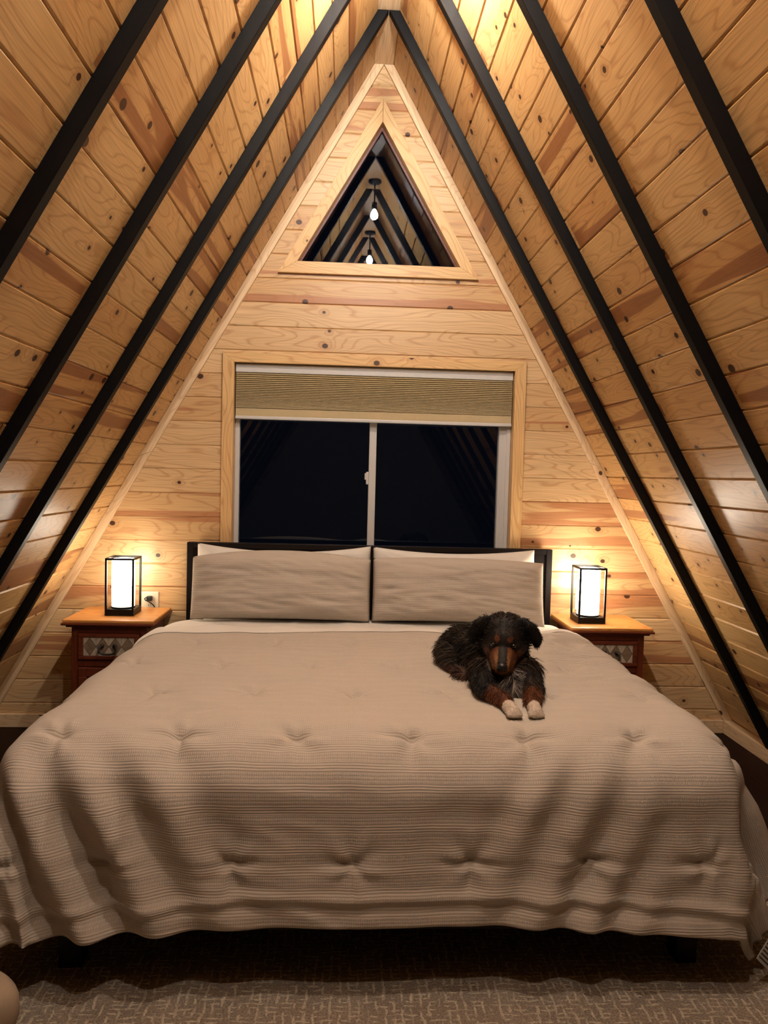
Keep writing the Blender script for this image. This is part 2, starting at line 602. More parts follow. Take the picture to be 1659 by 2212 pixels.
# black rafters laid on the slopes
RW, RD = 0.040, 0.047
ORD = {1: 'nearest the gable wall', 2: 'second from the gable wall', 3: 'third from the gable wall', 4: 'fourth from the gable wall'}
for k in range(1, 11):
    yn = RAF_Y0 + RAF_STEP * (k - 1)
    for side, sd in ((-1, 'left'), (1, 'right')):
        zt = RIDGE_Z - 0.0005
        poly = [slope_pt(side, 0.0775, 0.0005), slope_pt(side, 0.0775, RD)]
        zi = ZA - RD / SA
        e = 0.0015
        if zi < zt:
            poly += [(side * e, zi - e / TA), (side * e, zt)]
        else:
            poly += [slope_pt(side, zt, RD)]
        poly += [slope_pt(side, zt, 0.0005)]
        o = prism('rafter', poly, yn, yn + RW, 'black_paint', direc=(side * SA, 0, -CA), bev=0.0015)
        if k <= 4:
            tag(o, 'black painted rafter on the %s slope, %s' % (sd, ORD[k]), 'rafter', 'black rafters on the %s slope' % sd)
        else:
            tag(o, 'black painted rafter overhead behind the viewer, seen only mirrored in the triangular window', 'rafter', 'black rafters behind the viewer')

# ------------------------------------------------------------------ lower window
wn = tag(empty('window_1', (0, 0, 0)), kind='structure')
x0, x1, z0, z1 = WIN
cw = 0.064
cz = z1 + 0.056
prism('casing', [(x0 - cw, cz), (x1 + cw, cz), (x1, z1), (x0, z1)], -0.019, 0.0, 'pine_casing', wn, (1, 0, 0), tone=0.35)
prism('casing', [(x0 - cw, cz), (x0, z1), (x0, z0), (x0 - cw, z0 - 0.06)], -0.019, 0.0, 'pine_casing', wn, (0, 0, 1), tone=0.5)
prism('casing', [(x1 + cw, cz), (x1 + cw, z0 - 0.06), (x1, z0), (x1, z1)], -0.019, 0.0, 'pine_casing', wn, (0, 0, 1), tone=0.45)
prism('casing', [(x0 - cw, z0 - 0.06), (x0, z0), (x1, z0), (x1 + cw, z0 - 0.06)], -0.019, 0.0, 'pine_casing', wn, (1, 0, 0))
bm = bmesh.new()
add_box(bm, x0 - 0.018, x0, 0.0, 0.13, z0 - 0.018, z1 + 0.018)
add_box(bm, x1, x1 + 0.018, 0.0, 0.13, z0 - 0.018, z1 + 0.018)
add_box(bm, x0, x1, 0.0, 0.13, z1, z1 + 0.018)
add_box(bm, x0, x1, 0.0, 0.13, z0 - 0.018, z0)
finish('jamb', bm, 'pine_casing', wn, 2, tone=0.5)
ft = 0.026
bm = bmesh.new()
add_box(bm, x0, x0 + ft, 0.055, 0.11, z0, z1, 0.003)
add_box(bm, x1 - 0.066, x1, 0.055, 0.11, z0, z1, 0.003)
add_box(bm, x1 - 0.026, x1 - 0.001, 0.045, 0.056, z0, z1, 0.003)
add_box(bm, x0 + ft, x1 - 0.066, 0.055, 0.11, z1 - 0.04, z1, 0.003)
add_box(bm, x0 + ft, x1 - 0.066, 0.055, 0.11, z0, z0 + 0.05, 0.003)
finish('window_frame', bm, 'white_vinyl', wn, 2)
box('meeting_stile', -0.028, 0.013, 0.058, 0.10, z0 + 0.05, z1 - 0.04, 'white_vinyl', wn, 0.003, 2)
bm = bmesh.new()
add_box(bm, -0.043, -0.0285, 0.048, 0.060, 1.425, 1.498, 0.004, 2)
add_box(bm, -0.051, -0.042, 0.044, 0.056, 1.452, 1.490, 0.003, 2)
finish('latch', bm, 'white_vinyl', wn, 2)
box('pane', x0 + ft - 0.004, -0.0275, 0.080, 0.086, z0 + 0.045, z1 - 0.035, 'glass', wn, 0)
box('pane', 0.0125, x1 - 0.062, 0.090, 0.096, z0 + 0.045, z1 - 0.035, 'glass', wn, 0)

# pleated blind pulled down a little way
bl = tag(empty('cellular_blind', (0, 0.03, 2.09)), 'tan pleated cellular blind half raised at the top of the big window', 'blind')
BX0, BX1 = x0 + 0.006, x1 - 0.006
bm = bmesh.new()
add_box(bm, BX0, BX1, -0.020, 0.020, -0.047, 0.001, 0.003, 2)
finish('head_rail', bm, 'white_vinyl', bl)
g = G('pleats')
nn = g.noise(g.obj(), 40.0, 1.0)
MAT['pleats'] = g.bsdf(g.mix(nn, (0.50, 0.38, 0.21), (0.56, 0.43, 0.25)), 0.8, 0.2)
mb = MB()
zz = -0.048
prof = [(-0.003, zz)]
N_PL = 22
steps = [0.0108 - 0.0058 * (i / (N_PL - 1)) ** 1.3 for i in range(N_PL)]
sc_ = 0.198 / sum(steps)
for s_ in steps:
    s_ *= sc_
    prof += [(-0.019, zz - s_ * 0.55), (-0.003, zz - s_)]
    zz -= s_
prof += [(-0.014, zz - 0.004), (-0.014, zz - 0.047)]
NX = 60
for (a, za), (b, zb) in zip(prof, prof[1:]):
    for i in range(NX):
        xa, xb = BX0 + 0.002 + (BX1 - BX0 - 0.004) * i / NX, BX0 + 0.002 + (BX1 - BX0 - 0.004) * (i + 1) / NX
        w_ = lambda x, z: 0.0012 * noise.noise(Vector((x * 9, 0, z * 60))) * min(1, max(0, (-z - 0.14) / 0.08))
        mb.face([(xa, a, za + w_(xa, za)), (xb, a, za + w_(xb, za)), (xb, b, zb + w_(xb, zb)), (xa, b, zb + w_(xa, zb))])
pl = mb.build('pleated_fabric', 'pleats', bl)
md = pl.modifiers.new('depth', 'SOLIDIFY')
md.thickness = 0.0015
md.offset = -1
bm = bmesh.new()
add_box(bm, BX0, BX1, -0.019, 0.012, zz - 0.064, zz - 0.046, 0.004, 2)
finish('bottom_rail', bm, 'white_vinyl', bl)

# ------------------------------------------------------------------ triangular window
wt = tag(empty('window_2', (0, 0, 0)), kind='structure')
AP, BZ, BX = TRI_AP, TRI_BZ, TRI_BX
OA, OZ, OX = 3.572, 2.600, 0.567
for sd in (-1, 1):
    prism('casing', [(0.0006 * sd, AP), (0.0006 * sd, OA), (sd * OX, OZ), (sd * BX, BZ)], -0.02, 0.0, 'pine_casing', wt, (sd * SA, 0, -CA), tone=0.2)
prism('casing', [(-BX, BZ), (BX, BZ), (OX, OZ), (-OX, OZ)], -0.02, 0.0, 'pine_casing', wt, (1, 0, 0), tone=0.25)
bm = bmesh.new()
for sd in (-1, 1):
    add_prism(bm, [(0, AP), (sd * BX, BZ), (sd * (BX + 0.03), BZ), (0, AP + 0.05)], 0.0, 0.10)
add_prism(bm, [(-BX, BZ), (BX, BZ), (BX, BZ - 0.02), (-BX, BZ - 0.02)], 0.0, 0.10)
finish('jamb', bm, 'pine_casing', wt, 0, tone=0.7)
gx = 0.012
prism('pane', [(0, AP), (-BX, BZ), (BX, BZ)], 0.050, 0.056, 'glass', wt, bev=0)
bm = bmesh.new()
for sd in (-1, 1):
    add_prism(bm, [(0, AP - 0.001), (sd * (BX - 0.001), BZ + 0.001), (sd * (BX - 0.013), BZ + 0.001), (0, AP - 0.025)], 0.034, 0.049)
finish('glazing_bead', bm, 'cherry', wt, 0)

# ------------------------------------------------------------------ ceiling lamps (hang from the ridge; the third is added fill)
def pendant(y, z, mat, label):
    t = tag(empty('pendant_light', (0.01, y, RIDGE_Z)), label, 'lamp', 'bare bulb ceiling lamps on the ridge')
    dz = z - RIDGE_Z
    bm = bmesh.new()
    add_lathe(bm, [(0.0, 0.0), (0.052, 0.0), (0.052, -0.012), (0.038, -0.022), (0.01, -0.026), (0.0, -0.026)], 0, 0, 24)
    finish('canopy', bm, 'black_metal', t, smooth=True)
    bm = bmesh.new()
    add_tube(bm, [(0, 0, -0.02), (0, 0, dz + 0.085)], 0.006, 8)
    finish('stem', bm, 'black_metal', t)
    bm = bmesh.new()
    add_lathe(bm, [(0.006, dz + 0.095), (0.02, dz + 0.09), (0.022, dz + 0.05), (0.018, dz + 0.036)], 0, 0, 16, True, True)
    finish('socket', bm, 'black_metal', t)
    bm = bmesh.new()
    add_lathe(bm, [(0.012, dz + 0.036), (0.016, dz + 0.026), (0.027, dz + 0.006), (0.030, dz - 0.008), (0.026, dz - 0.024), (0.014, dz - 0.035), (0.002, dz - 0.038)], 0, 0, 14, True, True)
    finish('bulb', bm, mat, t, smooth=True)
    return t


pendant(-1.52, 3.50, 'bulb', 'bare bulb ceiling lamp on the ridge above the bed, upper of two mirrored')
pendant(-2.75, 3.50, 'bulb2', 'bare bulb ceiling lamp behind the viewer, lower of two mirrored in the triangular window')
pendant(-3.60, 3.50, 'bulb_fill', 'added bare fill bulb on the ridge, out of view, brightening the rug and bed front')  # added out of view to brighten the rug and the bed front

# ------------------------------------------------------------------ bed
bed = tag(empty('bed', (0, -1.1, 0)), 'dark espresso wooden king bed with plain headboard and short square legs', 'bed')


def bedpart(name, x0, x1, y0, y1, z0, z1, bev=0.003, axis=0):
    o = box(name, x0, x1, y0 + 1.1, y1 + 1.1, z0, z1, 'espresso', bed, bev, axis)
    return o


bm = bmesh.new()
hz = 1.081
add_box(bm, -1.034, 1.029, 1.1 - 0.078, 1.1 - 0.035, 0.10, hz, 0.003)
for a in ((-1.034, -1.0, 0.10, hz), (0.995, 1.029, 0.10, hz), (-1.0, 0.995, hz - 0.030, hz)):
    add_box(bm, a[0], a[1], 1.1 - 0.088, 1.1 - 0.076, a[2], a[3], 0.002)
finish('headboard', bm, 'espresso', bed)
bedpart('side_rail', -0.985, -0.955, -2.08, -0.09, 0.14, 0.37, axis=1)
bedpart('side_rail', 0.945, 0.975, -2.08, -0.09, 0.14, 0.37, axis=1)
bedpart('foot_rail', -0.985, 0.975, -2.11, -2.08, 0.132, 0.37)
bedpart('slat_base', -0.955, 0.945, -2.08, -0.09, 0.325, 0.345)
for x_, y_ in ((-0.968, -2.095), (0.890, -2.095), (-0.968, -0.16), (0.890, -0.16)):
    bedpart('leg', x_, x_ + 0.066, y_, y_ + 0.066, 0.012 if y_ < -1 else 0.0, 0.140, axis=2)

mt = bmesh.new()
add_box(mt, -0.955, 0.945, -2.06, -0.10, 0.348, 0.674, 0.06, 4)
o = finish('mattress', mt, 'white_linen', smooth=True)
tag(o, 'thick white sheeted mattress on the dark bed under the tan comforter', 'mattress')

# ------------------------------------------------------------------ comforter
XL, XR, YF, ZT = -0.985, 0.930, -2.015, 0.730
RL, RR, RF = 0.145, 0.138, 0.195


def fall(e, rr, flare):
    q = rr * pi / 2
    if e < q:
        th = e / rr
        return rr * sin(th), rr * (1 - cos(th))
    s_ = e - q
    return rr + flare * s_, rr + s_ * sqrt(1 - flare * flare)


def drape(a, y_t):
    """cloth point: a across the bed, y_t along it (runs past the foot edge as it falls)"""
    ea = XL - a if a < XL else (a - XR if a > XR else 0.0)
    sd = -1 if a < XL else 1
    eb = max(0.0, YF - y_t)
    x = min(max(a, XL), XR)
    y = max(y_t, YF)
    z = ZT
    if ea > 0 or eb > 0:
        p = 4.0
        r = (ea ** p + eb ** p) ** (1 / p)
        ph = atan2(eb, ea)
        rs = RL if sd < 0 else RR
        rr = rs * cos(ph) ** 2 + RF * sin(ph) ** 2
        fl = 0.10 * sin(ph) ** 2 + (0.44 if sd > 0 else 0.28) * cos(ph) ** 2 + (0.0 if sd > 0 else 0.28) * sin(2 * ph) ** 2
        out, dn = fall(r, rr, fl)
        k = sin(2 * ph) ** 2 if (ea > 0 and eb > 0) else 0.0
        hang = max(0.0, min(1.0, (r - 0.12) / 0.5))
        rip = ((0.045 if sd > 0 else 0.012) * cos(4 * ph + (0.5 if sd > 0 else 2.4)) + (0.006 if sd > 0 else 0.006) * cos(9 * ph + 1)) * hang * k
        out += rip
        x += sd * out * cos(ph)
        y -= out * sin(ph)
        z -= dn
    if z < 0.040:
        z = 0.040 + 0.004 * sin(a * 30)
    z -= 0.028 * max(0.0, min(1.0, (y_t + 0.68) / 0.12))
    return Vector((x, y, z))


def lattice(a, t):
    """nearest tuft of the staggered stitching, returns offsets"""
    py, px = 0.37, 0.34
    best = (9, 0, 0)
    j0 = round((t + 0.045) / py)
    for j in (j0 - 1, j0, j0 + 1):
        off = 0.5 if j % 2 else 0.0
        i = round((a + 0.283) / px - off)
        dx, dy = (a + 0.283) - (i + off) * px, (t + 0.045) - j * py
        d = hypot(dx, dy)
        if d < best[0]:
            best = (d, dx, dy)
    return best


def nz(x, y, z=0.0):
    return noise.noise(Vector((x, y, z)))


def ridged(x, y, z):
    return 1 - abs(noise.noise(Vector((x, y, z)))) * 2.2


Y_HEAD = -0.66
EB_END = 0.618
T_END = (Y_HEAD - YF) + EB_END


def hem_extra(a):
    return 0.036 * max(0.0, min(1.0, (abs(a) - 0.30) / 0.65)) ** 1.4


def comf_disp(a, y_t):
    t = Y_HEAD - y_t
    eb = max(0.0, YF - y_t)
    ea = XL - a if a < XL else (a - XR if a > XR else 0.0)
    d, dx, dy = lattice(a, t)
    h = 0.018 * (1 - exp(-(d / 0.17) ** 2)) - 0.024 * exp(-(d / 0.026) ** 2)
    h *= 1.0 - 0.45 * min(1.0, max(0.0, eb - 0.15) / 0.2)
    ang = atan2(dy, dx)
    h += 0.0045 * cos(5 * ang + a * 7) * exp(-((d - 0.05) / 0.05) ** 2)
    # quilting creases that run across the bed through the tufts
    wv_ = dy + 0.012 * nz(a * 9, t * 3, 6.6)
    h -= 0.0080 * exp(-(wv_ / 0.010) ** 2) * exp(-(dx / 0.085) ** 2)
    h -= 0.0065 * exp(-((dx + 0.01 * nz(t * 9, a * 3, 2.2)) / 0.008) ** 2) * exp(-((dy - 0.05) / 0.045) ** 2)
    h += 0.005 * exp(-((wv_ - 0.022) / 0.012) ** 2) * exp(-(dx / 0.085) ** 2)
    h += 0.010 * nz(a * 2.3, t * 2.1, 3.1) + 0.0045 * nz(a * 6, t * 9, 1.7)
    # fine crumples
    m = max(0.0, nz(a * 1.6 + 4, t * 1.8, 9.0) + 0.08)
    h += 0.011 * m * (ridged(a * 3.0 + t * 2.0, t * 11, 5.5) - 0.55)
    # crumpled patch beside the dog, right side near the head
    pr = exp(-((a - 0.86) / 0.22) ** 2 - ((y_t + 1.05) / 0.42) ** 2)
    h += 0.026 * pr * (ridged(a * 5, t * 17, 2.2) - 0.55)
    if eb > 0.08:
        f = min(1.0, (eb - 0.08) / 0.25)
        # hanging folds on the front, stronger near the corners
        lf = exp(-((a + 0.86) / 0.30) ** 2)
        rt = exp(-((a - 0.52) / 0.24) ** 2)
        h += f * lf * 0.034 * sin((a + eb * -0.55) * 2 * pi / 0.20 + 1.0)
        h += f * rt * 0.016 * sin((a + eb * 0.55) * 2 * pi / 0.17 + 1.6 * nz(a * 3, eb * 3, 3))
        h += f * 0.012 * nz(a * 3.2, 8.8, eb * 2)
        # diagonal creases
        h += f * 0.014 * max(0, nz(a * 1.3, eb * 1.6, 21)) * (ridged(a * 2.0 + eb * 5, eb * 13 - a * 4, 7.7) - 0.4)
        # seam ridge above the hem
        hem = EB_END + hem_extra(a) - eb + 0.012 * nz(a * 4, 0, 5)
        h += 0.009 * exp(-((hem - 0.078) / 0.014) ** 2) - 0.005 * exp(-((hem - 0.052) / 0.014) ** 2)
        h += 0.010 * exp(-((hem - 0.02) / 0.02) ** 2) * nz(a * 9, 4, 2)
    if ea > 0.10:
        h += min(1, (ea - 0.1) / 0.3) * 0.030 * sin(t * 2 * pi / 0.34 + 1.2 * sin(t * 3))
    return h


def cloth_grid(name, mat, amin, amax, na, nt, ycur, disp, lift=0.0, thick=0.02, parent=None, uvs=1.0):
    """draped cloth as a displaced grid; ycur(a, s) gives y for s in 0..1"""
    P = [[None] * (nt + 1) for _ in range(na + 1)]
    UV = [[None] * (nt + 1) for _ in range(na + 1)]
    for i in range(na + 1):
        a = amin + (amax - amin) * i / na
        for j in range(nt + 1):
            y = ycur(a, j / nt)
            P[i][j] = drape(a, y)
            UV[i][j] = (a, y)
    V = []
    for i in range(na + 1):
        for j in range(nt + 1):
            du = P[min(i + 1, na)][j] - P[max(i - 1, 0)][j]
            dv = P[i][min(j + 1, nt)] - P[i][max(j - 1, 0)]
            nrm = dv.cross(du)
            nrm = nrm.normalized() if nrm.length > 1e-9 else Vector((0, 0, 1))
            q = P[i][j] + nrm * (disp(*UV[i][j]) + lift)
            q.z = max(q.z, 0.037)
            V.append(q)
    me = bpy.data.meshes.new(name)
    F = [(i * (nt + 1) + j, i * (nt + 1) + j + 1, (i + 1) * (nt + 1) + j + 1, (i + 1) * (nt + 1) + j) for i in range(na) for j in range(nt)]
    me.from_pydata([tuple(v) for v in V], [], F)
    ul = me.uv_layers.new(name='UVMap')
    flat = [u for row in UV for u in row]
    for l in me.loops:
        ul.data[l.index].uv = flat[l.vertex_index]
    for p in me.polygons:
        p.use_smooth = True
    me.materials.append(MAT[mat])
    o = link(bpy.data.objects.new(name, me), parent)
    md = o.modifiers.new('thickness', 'SOLIDIFY')
    md.thickness = thick
    md.offset = -1
    return o


comf = cloth_grid('comforter', 'waffle', XL - 0.60, XR + 0.60, 300, 260, lambda a, s: Y_HEAD - s * (T_END + hem_extra(a)), comf_disp, 0.0, 0.022)
tag(comf, 'tan waffle-weave tufted comforter draped over the bed to the floor', 'comforter')
# care label on the side hem by the right front corner
bm = bmesh.new()
add_box(bm, -0.035, 0.035, -0.0006, 0.0006, -0.045, 0.045)
tg = finish('care_label', bm, 'paper', comf)
TAGM = Matrix.Translation((1.122, -2.20, 0.120)) @ Matrix.Rotation(0.35, 4, 'Z') @ Matrix.Rotation(0.75, 4, 'Y')
tg.matrix_local = TAGM
mb = MB()
for i in range(7):
    zz_ = 0.034 - 0.011 * i
    mb.face([(-0.030, -0.0009, zz_), (0.030 - 0.006 * (i % 3), -0.0009, zz_), (0.030 - 0.006 * (i % 3), -0.0009, zz_ - 0.0045), (-0.030, -0.0009, zz_ - 0.0045)])
ln_ = mb.build('printed_lines', 'ink', tg)
tag(tg, 'white care label with printed lines')

# white sheet folded over the head end of the comforter
def sheet_y(a, s):
    lo, hi = -0.36, -0.800 + 0.016 * nz(a * 3.5, 2.2) + 0.05 * a
    e = max(0.0, -0.93 - a)
    lo -= min(0.36, e * 0.95)
    hi -= min(0.05, e * 0.22)
    lo = max(lo, hi + 0.004)
    return lo + (hi - lo) * s


def sheet_disp(a, y):
    h = 0.007 * nz(a * 5, y * 7, 4) + 0.012 * (ridged(a * 7, y * 4, 8) - 0.5) * max(0, nz(a * 2, 5, 1) + 0.2)
    f = max(0.0, min(1.0, (-0.60 - y) / 0.08))
    f3 = max(0.0, min(1.0, (-0.69 - y) / 0.07))
    return max(h, -0.001) * (1 - 0.35 * f) * (1 - 0.9 * f3) + comf_disp(a, min(y, -0.67)) * f + 0.0005 * f


sh = cloth_grid('flat_sheet', 'white_linen', XL - 0.33, XR + 0.15, 240, 44, sheet_y, sheet_disp, 0.0025, 0.0015)
tag(sh, 'white flat sheet folded back over the head end of the tan comforter', 'sheet')

# ------------------------------------------------------------------ pillows
def pillow(name, mat, cx, y0, z0, W_, H_, T_, lean, label, group, seed, roll=0.0, sag=0.0, ear=0.06, droop=None):
    nu, nv = 64, 40
    ca, sa = cos(lean), sin(lean)
    mb_v, uvl, F = [], [], []
    for s_ in (-1, 1):
        for i in range(nu + 1):
            for j in range(nv + 1):
                u, v = -1 + 2 * i / nu, -1 + 2 * j / nv
                x = W_ / 2 * u * (1 - ear * 0.15 * (1 - v * v))
                z = H_ / 2 * v * (1 - ear * 1.5 * (1 - u * u)) + sag * (1 - u * u) * (v + 1) * 0.5
                th = T_ / 2 * ((1 - u ** 4) ** 0.62) * ((1 - v ** 4) ** 0.55)
                ed = min(1.0, (1 - max(abs(u), abs(v))) * 6)
                wr = 0.010 * nz(u * 2.2 + seed, v * 2.4, s_) + 0.007 * (ridged(u * 3 + seed, v * 6 + u * 2, s_ * 3) - 0.6) * ed
                # pulls towards the short ends
                wr += 0.009 * sin(v * 17 + 3 * nz(u, v * 2, seed)) * max(0, abs(u) - 0.72) / 0.28 * ed
                y = s_ * (th + wr * ed)
                if droop:
                    k = max(0.0, u * droop[0]) ** 4 * max(0.0, -v) ** 2
                    z -= droop[1] * k
                    y -= droop[2] * k
                xr = x * cos(roll) - z * sin(roll)
                zr = x * sin(roll) + z * cos(roll)
                mb_v.append((cx + xr, y0 + y * ca + (zr + H_ / 2) * sa, z0 + (zr + H_ / 2) * ca - y * sa))
                uvl.append((x + seed, z + seed * 0.37))
    n1 = (nu + 1) * (nv + 1)
    for i in range(nu):
        for j in range(nv):
            a = i * (nv + 1) + j
            F.append((a, a + nv + 1, a + nv + 2, a + 1))
            F.append((n1 + a, n1 + a + 1, n1 + a + nv + 2, n1 + a + nv + 1))
    me = bpy.data.meshes.new(name)
    me.from_pydata(mb_v, [], F)
    bm = bmesh.new()
    bm.from_mesh(me)
    ulay = bm.loops.layers.uv.new('UVMap')
    bm.verts.ensure_lookup_table()
    for f in bm.faces:
        for l in f.loops:
            l[ulay].uv = uvl[l.vert.index]
        f.smooth = True
    bmesh.ops.remove_doubles(bm, verts=bm.verts, dist=0.0005)
    bm.to_mesh(me)
    bm.free()
    me.materials.append(MAT[mat])
    return tag(link(bpy.data.objects.new(name, me)), label, 'pillow', group)


pillow('pillow', 'white_linen', -0.485, -0.195, 0.696, 0.945, 0.392, 0.14, 0.06, 'white pillow behind the left tan pillow, against the headboard', 'white pillows at the headboard', 1.3, 0.0, -0.03, 0.035)
pillow('pillow', 'white_linen', 0.452, -0.195, 0.696, 0.90, 0.390, 0.14, 0.06, 'white pillow behind the right tan pillow, against the headboard', 'white pillows at the headboard', 4.4, 0.0, -0.02, 0.035)
pillow('pillow', 'waffle', -0.482, -0.405, 0.715, 0.93, 0.322, 0.17, 0.18, 'tan waffle-weave pillow on the left half of the bed, in front of a white one', 'tan pillows leaning on the white ones', 2.1, 0.0, 0.05, 0.032)
pillow('pillow', 'waffle', 0.450, -0.405, 0.715, 0.91, 0.327, 0.17, 0.18, 'tan waffle-weave pillow on the right half of the bed, behind the dog', 'tan pillows leaning on the white ones', 6.2, -0.01, 0.022, 0.028, (1, 0.02, 0.03))

# ------------------------------------------------------------------ nightstands
def nightstand(xa, xb, label):
    """xa..xb is the table top; the body is inset"""
    cx = (xa + xb) / 2
    t = tag(empty('nightstand', (cx, -0.22, 0)), label, 'nightstand', 'carved wood nightstands beside the bed')
    hw = (xb - xa) / 2
    bw = hw - 0.045
    yf, yb = -0.165, 0.195                    # body front and back, local
    bm = bmesh.new()
    add_box(bm, -hw + 0.006, hw - 0.006, yf - 0.026, yb + 0.006, 0.684, 0.700, 0.004, 2)
    finish('table_top', bm, 'honey_top', t, 0, tone=0.3)
    bm = bmesh.new()
    add_box(bm, -hw, hw, yf - 0.034, yb + 0.008, 0.672, 0.6845, 0.005, 3)
    add_box(bm, -hw + 0.02, hw - 0.02, yf - 0.016, yb, 0.660, 0.673, 0.003, 1)
    finish('edge_moulding', bm, 'cherry', t, 0, tone=0.2)
    bm = bmesh.new()
    for sx in (-1, 1):                         # stiles, sides
        add_box(bm, min(sx * bw, sx * (bw - 0.035)), max(sx * bw, sx * (bw - 0.035)), yf, yf + 0.03, 0.0, 0.662, 0.003)
        add_box(bm, min(sx * bw, sx * (bw - 0.018)), max(sx * bw, sx * (bw - 0.018)), yf + 0.03, yb, 0.05, 0.662)
    add_box(bm, -bw + 0.035, bw - 0.035, yf + 0.002, yf + 0.03, 0.628, 0.662, 0.002)
    add_box(bm, -bw + 0.035, bw - 0.035, yf + 0.002, yf + 0.03, 0.452, 0.490, 0.002)
    add_box(bm, -bw + 0.035, bw - 0.035, yf + 0.002, yf + 0.03, 0.03, 0.09, 0.002)
    add_box(bm, -bw + 0.018, bw - 0.018, yb - 0.012, yb, 0.05, 0.662)
    finish('carcass', bm, 'cherry', t, 2, tone=0.4)
    # drawer with tumbled tile inlay and an iron pull
    bm = bmesh.new()
    dw = bw - 0.037
    add_box(bm, -dw, dw, yf - 0.002, yf + 0.20, 0.4915, 0.6265)
    for a in ((-dw, dw, 0.607, 0.6265), (-dw, dw, 0.4915, 0.511), (-dw, -dw + 0.026, 0.511, 0.607), (dw - 0.026, dw, 0.511, 0.607)):
        add_box(bm, a[0], a[1], yf - 0.012, yf - 0.001, a[2], a[3], 0.003)
    dr = finish('drawer', bm, 'cherry', t, 0, tone=0.1)
    mb = MB()
    x_0, x_1, z_0, z_1 = -dw + 0.026, dw - 0.026, 0.511, 0.607
    yy = yf - 0.004
    mb.face([(x_0, yy + 0.001, z_0), (x_1, yy + 0.001, z_0), (x_1, yy + 0.001, z_1), (x_0, yy + 0.001, z_1)], mi=2)
    nd = 4
    cwid = (x_1 - x_0) / nd
    zc = (z_0 + z_1) / 2
    hh = (z_1 - z_0) / 2
    gp = 0.0016

    def shrink(poly):
        cxm = sum(p[0] for p in poly) / len(poly)
        czm = sum(p[1] for p in poly) / len(poly)
        return [(cxm + (p[0] - cxm) * 0.94, czm + (p[1] - czm) * 0.94) for p in poly]
    for i in range(nd):
        xm = x_0 + cwid * (i + 0.5)
        polys = [([(xm - cwid / 2, zc), (xm, z_0), (xm + cwid / 2, zc), (xm, z_1)], 1)]
        for sx in (-1, 1):
            for sz in (-1, 1):
                polys.append(([(xm, zc + sz * hh), (xm + sx * cwid / 2, zc + sz * hh), (xm + sx * cwid / 2, zc)], 0))
        for pl_, mi in polys:
            pl_ = shrink(pl_)
            f = [(p[0], yy - 0.003, p[1]) for p in pl_]
            b = [(p[0], yy + 0.001, p[1]) for p in pl_]
            mb.face(f, mi=mi)
            for q in range(len(f)):
                mb.face([f[q], f[(q + 1) % len(f)], b[(q + 1) % len(f)], b[q]], mi=mi)
    mb.build('tile_inlay', ['tile_light', 'tile_dark', 'grout'], dr)
    bm = bmesh.new()
    for sx in (-1, 1):
        add_tube(bm, [(sx * 0.032, yy - 0.003, 0.566), (sx * 0.032, yy - 0.014, 0.566)], 0.010, 12)
    add_tube(bm, spline([(-0.032, yy - 0.012, 0.566), (-0.044, yy - 0.022, 0.556), (-0.038, yy - 0.027, 0.534), (-0.018, yy - 0.026, 0.525), (0.018, yy - 0.026, 0.525), (0.038, yy - 0.027, 0.534), (0.044, yy - 0.022, 0.556), (0.032, yy - 0.012, 0.566)], 6), 0.0055, 8)
    finish('handle', bm, 'iron', dr, smooth=True)
    bm = bmesh.new()
    add_box(bm, -dw, dw, yf + 0.004, yf + 0.022, 0.094, 0.448, 0.002)
    for a in ((-dw, dw, 0.400, 0.448), (-dw, dw, 0.094, 0.142), (-dw, -dw + 0.045, 0.142, 0.400), (dw - 0.045, dw, 0.142, 0.400)):
        add_box(bm, a[0], a[1], yf - 0.008, yf + 0.005, a[2], a[3], 0.003)
    add_box(bm, -dw + 0.058, dw - 0.058, yf - 0.004, yf + 0.005, 0.155, 0.387, 0.006, 2)
    finish('door', bm, 'cherry', t, 2, tone=0.3)
    return t


nightstand(-1.600, -1.125, 'red-brown wood nightstand with tiled drawer, left of the bed')
nightstand(1.046, 1.506, 'red-brown wood nightstand with tiled drawer, right of the bed')


# ------------------------------------------------------------------ table lamps
def lamp(x, y, mat, label, rz=0.0):
    t = tag(empty('table_lamp', (x, y, 0.7005), rz), label, 'lamp', 'black framed lantern table lamps')
    h, a, p = 0.306, 0.0755, 0.0105
    bm = bmesh.new()
    add_box(bm, -a, a, -a, a, 0.0, 0.034, 0.0015)
    finish('base', bm, 'black_metal', t)
    for sx in (-1, 1):
        for sy in (-1, 1):
            bm = bmesh.new()
            xx, yy = sx * (a - p / 2), sy * (a - p / 2)
            add_box(bm, xx - p / 2, xx + p / 2, yy - p / 2, yy + p / 2, 0.0341, h - p - 0.0001, 0.001)
            finish('post', bm, 'black_metal', t, 2)
    bm = bmesh.new()
    for sg in (-1, 1):
        add_box(bm, -a, a, min(sg * a, sg * (a - p)), max(sg * a, sg * (a - p)), h - p, h, 0.001)
        add_box(bm, min(sg * a, sg * (a - p)), max(sg * a, sg * (a - p)), -a + p, a - p, h - p, h, 0.001)
    finish('top_frame', bm, 'black_metal', t)
    bm = bmesh.new()
    r = 0.060
    add_lathe(bm, [(r - 0.004, 0.042), (r, 0.042), (r, 0.296), (r - 0.004, 0.296)], 0, 0, 40)
    add_lathe(bm, [(0.0, 0.288), (r - 0.004, 0.288)], 0, 0, 40)
    finish('lamp_shade', bm, mat, t, smooth=False)
    bm = bmesh.new()
    add_lathe(bm, [(r + 0.0015, 0.0345), (r + 0.0015, 0.041), (r - 0.006, 0.041)], 0, 0, 40, True)
    finish('shade_ring', bm, 'black_metal', t)
    return t


